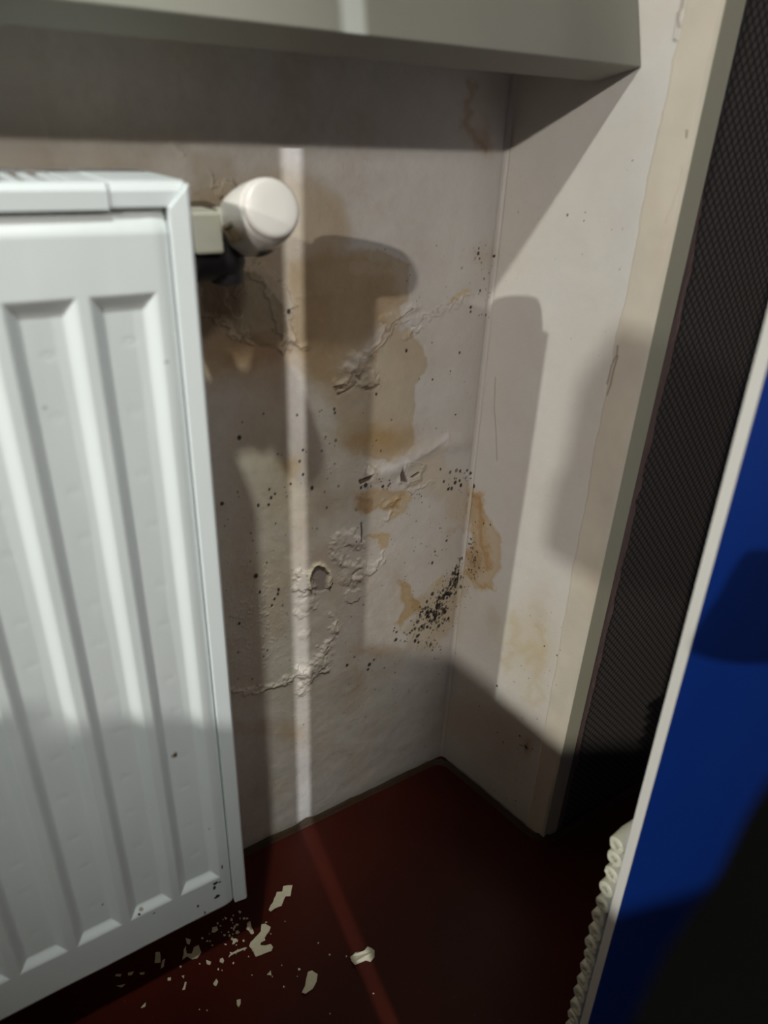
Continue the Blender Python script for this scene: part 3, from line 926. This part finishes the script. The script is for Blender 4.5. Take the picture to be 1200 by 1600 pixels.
# grille: front and back rails, slats
gp = [(.5300, .9435), (.5300, .9555), (.5330, .9602), (.542, .9606), (.542, .957), (.5345, .957), (.5330, .9435)]
parts = [prism_yz(gp, XL, .1212), box(XL, .1212, .637, .658, .9594, .9606)]
x = .112
parts.append(box(.1010, .1212, .538, .640, .9555, .9606))
while x > XL + .01:
    x -= .0128
    parts.append(box(x - .0155 + .0092, x - .0155 + .0142, .538, .640, .9555, .9604))
v, f = merge(parts)
obj('top_grille', v, f, M_RADP, rad, bevel=.0006)
for xb in (-.40, .06):
    v, f = prism_yz([(.657, .80), (.7095, .74), (.7095, .88), (.705, .88), (.705, .83), (.657, .83)], xb - .012, xb + .012)
    obj('wall_bracket', v, f, M_RADP, rad, bevel=.0008)

# ------------------------------------------------------------------ thermostatic valve
vb = np.array([.252, .612, .9225])
ax = Vector((0.0, -.947, .32)).normalized()
valve = empty('thermostatic_valve', (.20, .62, .88), 'white thermostatic radiator valve head pointing outward beside the radiator top', 'radiator valve')
R0 = .0272
KS = .94
def ribs(th, d):
    return 1.0
pr = [(-.012, .017), (-.011, .0235), (-.007, .0272), (.0, .0288), (.012, .0294), (.026, .0290), (.038, .0278), (.047, .0266), (.0505, .0258), (.0512, .0250)]
pr = [(d * KS, r * KS) for d, r in pr]
v, f = lathe(vb, ax, pr, 64)
hd = obj('valve_head', v, f, M_PLAST, valve, autosmooth=40)
# recessed scale window on the head's side and a second one underneath
a_, u_, w_ = frame_of(ax)
# end cap with a rounded rim
pr = [(.0500, .0244), (.0530, .0248), (.0562, .0242), (.0580, .0226), (.0587, .0200), (.0589, .010), (.0590, .0005)]
pr = [(d * KS, r * KS) for d, r in pr]
v, f = lathe(vb, ax, pr, 64, cap0=True)
obj('end_cap', v, f, M_PLAST, valve, autosmooth=50)
# view-side direction (towards left-down of head): place window frames on the barrel
def barrel(th, d, r):
    return Vector(vb) + a_ * d + u_ * (r * math.cos(th)) + w_ * (r * math.sin(th))
def window_patch(th0, th1, d0, d1, r_out, r_in, mat_floor, name):
    """a shallow tray sunk into the barrel, made of a floor and four walls with a lip"""
    nn = 8
    V, F = [], []
    for r_, grow in ((r_out, .0), (r_out, -.0022), (r_in, -.0030)):
        for (dd, tt) in [(d0 - grow * 0 + (-grow), None), (d1 + grow, None)]:
            pass
        ring = []
        g = -grow; gt = g / R0
        for k in range(nn + 1):
            t = (th0 + gt) + ((th1 - gt) - (th0 + gt)) * k / nn
            ring.append(barrel(t, d0 + g, r_))
        for k in range(nn + 1):
            t = (th1 - gt) + ((th0 + gt) - (th1 - gt)) * k / nn
            ring.append(barrel(t, d1 - g, r_))
        V += [tuple(p) for p in ring]
    m2 = 2 * (nn + 1)
    for i in range(2):
        for k in range(m2):
            k2 = (k + 1) % m2
            F.append((i * m2 + k, i * m2 + k2, (i + 1) * m2 + k2, (i + 1) * m2 + k))
    for k in range(nn):
        a = 2 * m2 + k; F.append((a, a + 1, 2 * m2 + m2 - 2 - k, 2 * m2 + m2 - 1 - k))
    return V, F
# angle of the direction pointing image-left/down from the axis
dl = Vector((-.80, 0, -.42)); dl = (dl - a_ * dl.dot(a_)).normalized()
thc = math.atan2(dl.dot(w_), dl.dot(u_))
M_WIN = simple('valve_window_plastic', srgb(178, 160, 132), 0.4, 0.5)
v, f = window_patch(thc - .30, thc + .24, .014, .036, .0295, .0282, None, 'w')
sw = obj('scale_window', v, f, M_WIN, valve)
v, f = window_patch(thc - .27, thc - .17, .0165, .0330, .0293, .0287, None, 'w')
obj('window_shade_line', v, f, M_METAL, sw)  # dark strip stands for the shade along the window's inner upper edge
dl2 = Vector((.15, 0, -1)); dl2 = (dl2 - a_ * dl2.dot(a_)).normalized()
thd = math.atan2(dl2.dot(w_), dl2.dot(u_))
v, f = window_patch(thd - .25, thd + .25, .006, .024, .0287, .0279, None, 'w')
obj('grip_recess', v, f, M_METAL, valve)
# nut, neck and body
v, f = lathe((.226, .613, .9235), (-1, .0, -.0), [(-.022, .010), (-.004, .010), (-.003, .0125), (.003, .0125)], 20)
obj('valve_neck', v, f, M_NUT, valve, autosmooth=40)
# faceted nut block
V, F = box(.1935, .2205, .592, .632, .902, .9345)
V = [list(q) for q in V]
for q in V:
    if q[2] < .91:
        q[0] += .004 if q[0] < .2 else .0016
V2 = [tuple(q) for q in V]
obj('union_nut', V2, F, M_NUT, valve, bevel=.0028, seg=3)
bod = [lathe((.172, .618, .894), (1, 0, 0), [(0, .014), (.012, .014), (.0125, .0195), (.030, .0195), (.0305, .0178), (.062, .0178), (.070, .014), (.074, .009)], 28),
       lathe((.232, .618, .892), (0, 0, 1), [(-.0195, .010), (-.017, .0145), (.012, .0145), (.02, .012)], 24),
       lathe((.214, .625, .893), (0, 1, 0), [(0, .011), (.0865, .011)], 20)]
v, f = merge(bod)
obj('valve_body', v, f, M_METAL, valve, autosmooth=35)

# ------------------------------------------------------------------ blue board with a white edge, and the tubes behind it
board = empty('blue_board', (.80, .262, 0), 'tall blue laminated board with white edge strip at the right side of the picture', 'board')
def yb(z): return .2290 + .0265 * z
TH = .0093
zt_ = 1.32
x0, x1 = .4612, 1.25
V = [(x0, yb(0), .0006), (x1, yb(0), .0006), (x1, yb(0) + TH, .0006), (x0, yb(0) + TH, .0006), (x0, yb(zt_), zt_), (x1, yb(zt_), zt_), (x1, yb(zt_) + TH, zt_), (x0, yb(zt_) + TH, zt_)]
Fb = [(0, 3, 2, 1), (4, 5, 6, 7), (0, 1, 5, 4), (1, 2, 6, 5), (2, 3, 7, 6), (3, 0, 4, 7)]
obj('board_panel', V, Fb, M_BLUE, board)
xe0, xe1 = .4600, .4611
e_ = .0002
V = [(xe0, yb(0) - e_, 0), (xe1, yb(0) - e_, 0), (xe1, yb(0) + TH + e_, 0), (xe0, yb(0) + TH + e_, 0), (xe0, yb(zt_) - e_, zt_), (xe1, yb(zt_) - e_, zt_), (xe1, yb(zt_) + TH + e_, zt_), (xe0, yb(zt_) + TH + e_, zt_)]
obj('edge_strip', V, Fb, M_EDGE, board, bevel=.0004)['label'] = 'white plastic edge strip'

tube_z = [.0118 + .0233 * k for k in range(17)]
rr = np.random.default_rng(4)
for i, z in enumerate(tube_z):
    r = .0114
    top = (i == len(tube_z) - 1)
    yc = yb(z) + TH + r + .0006 + (.0008 * (i % 2))
    xs0 = .463 + .003 * rr.random() - (.004 if top else 0)
    sag = [.0, .0, 0]
    n_ = 18
    Vt, Ft = [], []
    jag = 1 + .03 * rr.normal(size=n_)
    rings = [(xs0 + .03, r * .26, 1), (xs0 + .001, r * .30, 1), (xs0, r * .36, 0), (xs0 + .0002, r * .70, 0), (xs0 + .0012, r * .78, 0), (xs0 + .014, r * .92, 0), (xs0 + .02, r, 0), (xs0 + .12, r, 0)]
    for (xx, rad_, inn) in rings:
        for k in range(n_):
            th = 2 * math.pi * k / n_
            jj = (jag[k] - 1) * .012 if xx < xs0 + .003 else 0
            Vt.append((xx + jj, yc + rad_ * math.cos(th), z + rad_ * math.sin(th)))
    for a in range(len(rings) - 1):
        for k in range(n_):
            k2 = (k + 1) % n_
            Ft.append((a * n_ + k, (a + 1) * n_ + k, (a + 1) * n_ + k2, a * n_ + k2))
    Ft.append(tuple((len(rings) - 1) * n_ + k for k in range(n_)))
    Ft.append(tuple(range(n_ - 1, -1, -1)))
    o = obj('plastic_tube', Vt, Ft, M_TUBE, autosmooth=32)
    if top:
        tag(o, 'off-white plastic tube end, topmost of the stack behind the blue board', 'tube', 'tube ends stacked behind the blue board')
    else:
        ords = ['second', 'third', 'fourth', 'fifth', 'sixth', 'seventh', 'eighth', 'ninth', 'tenth', 'eleventh', 'twelfth', 'thirteenth', 'fourteenth', 'fifteenth', 'sixteenth', 'seventeenth']
        tag(o, 'off-white plastic tube end behind the blue board, %s down from the top of its stack' % ords[len(tube_z) - 2 - i], 'tube', 'tube ends stacked behind the blue board')

# ------------------------------------------------------------------ black sleeve close to the lens, lower right
def at_t(x, y, t): return np.array([0, 0, 1.0]) + ray(x, y) * t
n_dir = np.array([.86, .51])
C0 = np.array([1252, 1238]) + n_dir * 300; C1 = np.array([985, 1695]) + n_dir * 300
pts, rad_l = [], []
for k in range(26):
    q = C0 + (C1 - C0) * (k / 25.0)
    pts.append(at_t(q[0], q[1], .165)); rad_l.append(.0435 * (1 + .012 * math.sin(k * .45)))
v, f = tube_path([tuple(p) for p in pts], rad_l, 40)
tag(obj('black_sleeve', v, f, M_CLOTH, smooth=True), 'black cloth sleeve blurred close to the lens in the lower right corner', 'sleeve')

# ------------------------------------------------------------------ flakes of paint on the floor
def chip(pts_px, label=None, group=None, curl=.0016, seed=0, mat=M_CHIP):
    r = np.random.default_rng(seed)
    P = []
    n = len(pts_px)
    for i in range(n):
        a = np.array(pts_px[i], float); b = np.array(pts_px[(i + 1) % n], float)
        m2 = max(1, int(np.hypot(*(b - a)) / 5))
        for k in range(m2):
            q = a + (b - a) * k / m2
            P.append(q + (r.normal(0, .35, 2) if m2 > 1 else 0))
    W = np.array([on_z(q[0], q[1], .0008)[:2] for q in P])
    c = W.mean(0)
    ang = r.random() * 6.28
    dirv = np.array([math.cos(ang), math.sin(ang)])
    rad_ = np.abs((W - c) @ dirv).max() + 1e-6
    def zz(p, s=1.0): return .0004 + curl * (((p - c) @ dirv) / rad_) ** 2 * s
    n2 = len(W)
    V = [(p[0], p[1], zz(p) + .0005) for p in W] + [(p[0], p[1], zz(p) - .0003) for p in W]
    ar = sum(W[i][0] * W[(i + 1) % n2][1] - W[(i + 1) % n2][0] * W[i][1] for i in range(n2))
    top = list(range(n2)); bot = [n2 + i for i in range(n2)][::-1]
    if ar < 0: top.reverse(); bot.reverse()
    F = [tuple(top), tuple(bot)]
    for i in range(n2):
        j = (i + 1) % n2
        F.append((i, n2 + i, n2 + j, j) if ar > 0 else (i, j, n2 + j, n2 + i))
    o = obj('paint_chip', V, F, mat)
    return tag(o, label, 'paint chip', group)

G = 'larger flakes of paint fallen on the floor'
chip([(442.4, 1385.6), (456.9, 1384.4), (453.7, 1400.1), (446.0, 1400.1), (440.0, 1415.8), (429.1, 1420.6), (423.0, 1426.2), (419.9, 1423.0), (423.0, 1414.6), (429.1, 1404.9), (432.7, 1394.0), (441.2, 1393.3)],
     'long ragged cream paint flake lying nearest the wall, right of the radiator corner', G, .003, 1)
chip([(408.5, 1444.8), (414.6, 1443.6), (423.0, 1448.4), (420.6, 1455.7), (413.4, 1465.3), (414.6, 1469.0), (407.3, 1472.6), (406.8, 1476.9), (414.6, 1477.4), (423.0, 1475.5), (426.7, 1481.0), (424.2, 1487.1), (414.6, 1489.5), (407.3, 1492.4), (398.9, 1494.3), (395.2, 1484.7), (389.2, 1478.6), (391.6, 1472.6), (398.9, 1465.3), (407.3, 1455.7)],
     'largest cream paint flake, boot-shaped, in the middle of the scattered chips', G, .002, 2)
chip([(386, 1482), (379, 1485), (366, 1490), (357, 1496), (359, 1491), (370, 1485), (384, 1480)], 'thin sliver of cream paint lying left of the boot-shaped flake', G, .001, 3)
chip([(391, 1439), (393, 1448), (397, 1459), (393, 1460), (386, 1450), (386, 1443)], 'small pointed paint flake just above the boot-shaped flake', G, .001, 4)
chip([(547.5, 1496.7), (554.7, 1488.3), (568.0, 1487.1), (574.1, 1481.0), (585.0, 1488.3), (585.0, 1496.7), (578.9, 1502.8), (571.7, 1500.4), (565.6, 1502.8), (554.7, 1510.8), (548.7, 1502.8)],
     'whitish curled paint flake shaped like a bow tie, furthest right on the floor', G, .005, 5)
chip([(481.0, 1519.7), (487.1, 1517.3), (496.3, 1523.3), (494.3, 1533.0), (488.3, 1545.1), (477.4, 1554.7), (472.1, 1552.3), (476.2, 1540.2)], 'dull oblong paint flake lying at the bottom, left of the bow tie flake', G, .003, 6)
chip([(338, 1530), (341, 1534), (338, 1541), (335, 1540), (333, 1537)], 'bright small triangular chip lying alone below the scattered chips', G, .001, 7)
chip([(370, 1563), (376, 1561), (376, 1568), (373, 1574), (370, 1570)], 'small rounded paint chip lowest on the floor near the bottom edge', G, .001, 8)
chip([(420, 1520), (423, 1516), (424, 1524), (417, 1523)], 'tiny paint chip straight below the boot-shaped flake', G, .0006, 9)
chip([(289, 1534), (292, 1535), (289, 1546), (285, 1547)], 'narrow upright chip at the edge of the radiator shadow', G, .0006, 10)
chip([(332, 1449), (339, 1448), (340, 1453), (334, 1458), (331, 1456)], 'bright crumb of paint just below the radiator bottom edge', G, .001, 11)
GS = 'dim flakes in the shadow under the radiator'
for k, q in enumerate([[(243, 1488), (250, 1487), (251, 1504), (242, 1505)], [(254, 1500), (258, 1498), (256, 1510), (251, 1514)],
                       [(303, 1480), (311, 1477), (314, 1488), (308, 1497), (300, 1499), (292, 1494), (285, 1500), (287, 1484), (290, 1478), (292, 1490), (300, 1490)],
                       [(290, 1466), (298, 1468), (296, 1476), (292, 1474)], [(222, 1572), (228, 1566), (227, 1573), (220, 1575)], [(182, 1522), (190, 1522), (188, 1526), (180, 1525)],
                       [(200, 1520), (209, 1518), (206, 1523), (200, 1524)], [(218, 1520), (226, 1519), (225, 1523), (219, 1523)], [(322, 1500), (330, 1503), (328, 1508), (323, 1506)],
                       [(182, 1540), (196, 1538), (190, 1543)], [(262, 1528), (267, 1527), (267, 1532), (262, 1532)], [(284, 1525), (288, 1524), (287, 1529)]]):
    chip(q, 'small dim flake of paint lying in the shadow under the radiator', GS, .0005, 20 + k)
GC = 'tiny crumbs of paint scattered beside the radiator corner'
rr = np.random.default_rng(77)
for k in range(70):
    if k < 46: x, y = rr.normal(358, 18), rr.normal(1462, 20)
    elif k < 58: x, y = 330 + 170 * rr.random(), 1425 + 120 * rr.random()
    else: x, y = 200 + 400 * rr.random(), 1480 + 110 * rr.random()
    if y < 1412 + .52 * (388 - x): y = 1412 + .52 * (388 - x) + 4 + 20 * rr.random()
    if k in (3, 9, 14): y = 1435; x = 372 + k
    sz = .8 + 1.6 * rr.random() ** 2 + (1.4 if k % 9 == 0 else 0)
    n = 5
    poly = [(x + sz * (1 + .3 * rr.normal()) * math.cos(a), y + sz * (1 + .3 * rr.normal()) * math.sin(a)) for a in np.linspace(0, 2 * math.pi, n, endpoint=False)]
    o = chip(poly, 'tiny crumb of cream paint among the fallen flakes on the floor', GC, .0002, 100 + k)
    o.name = 'paint_crumb'
# ------------------------------------------------------------------ done
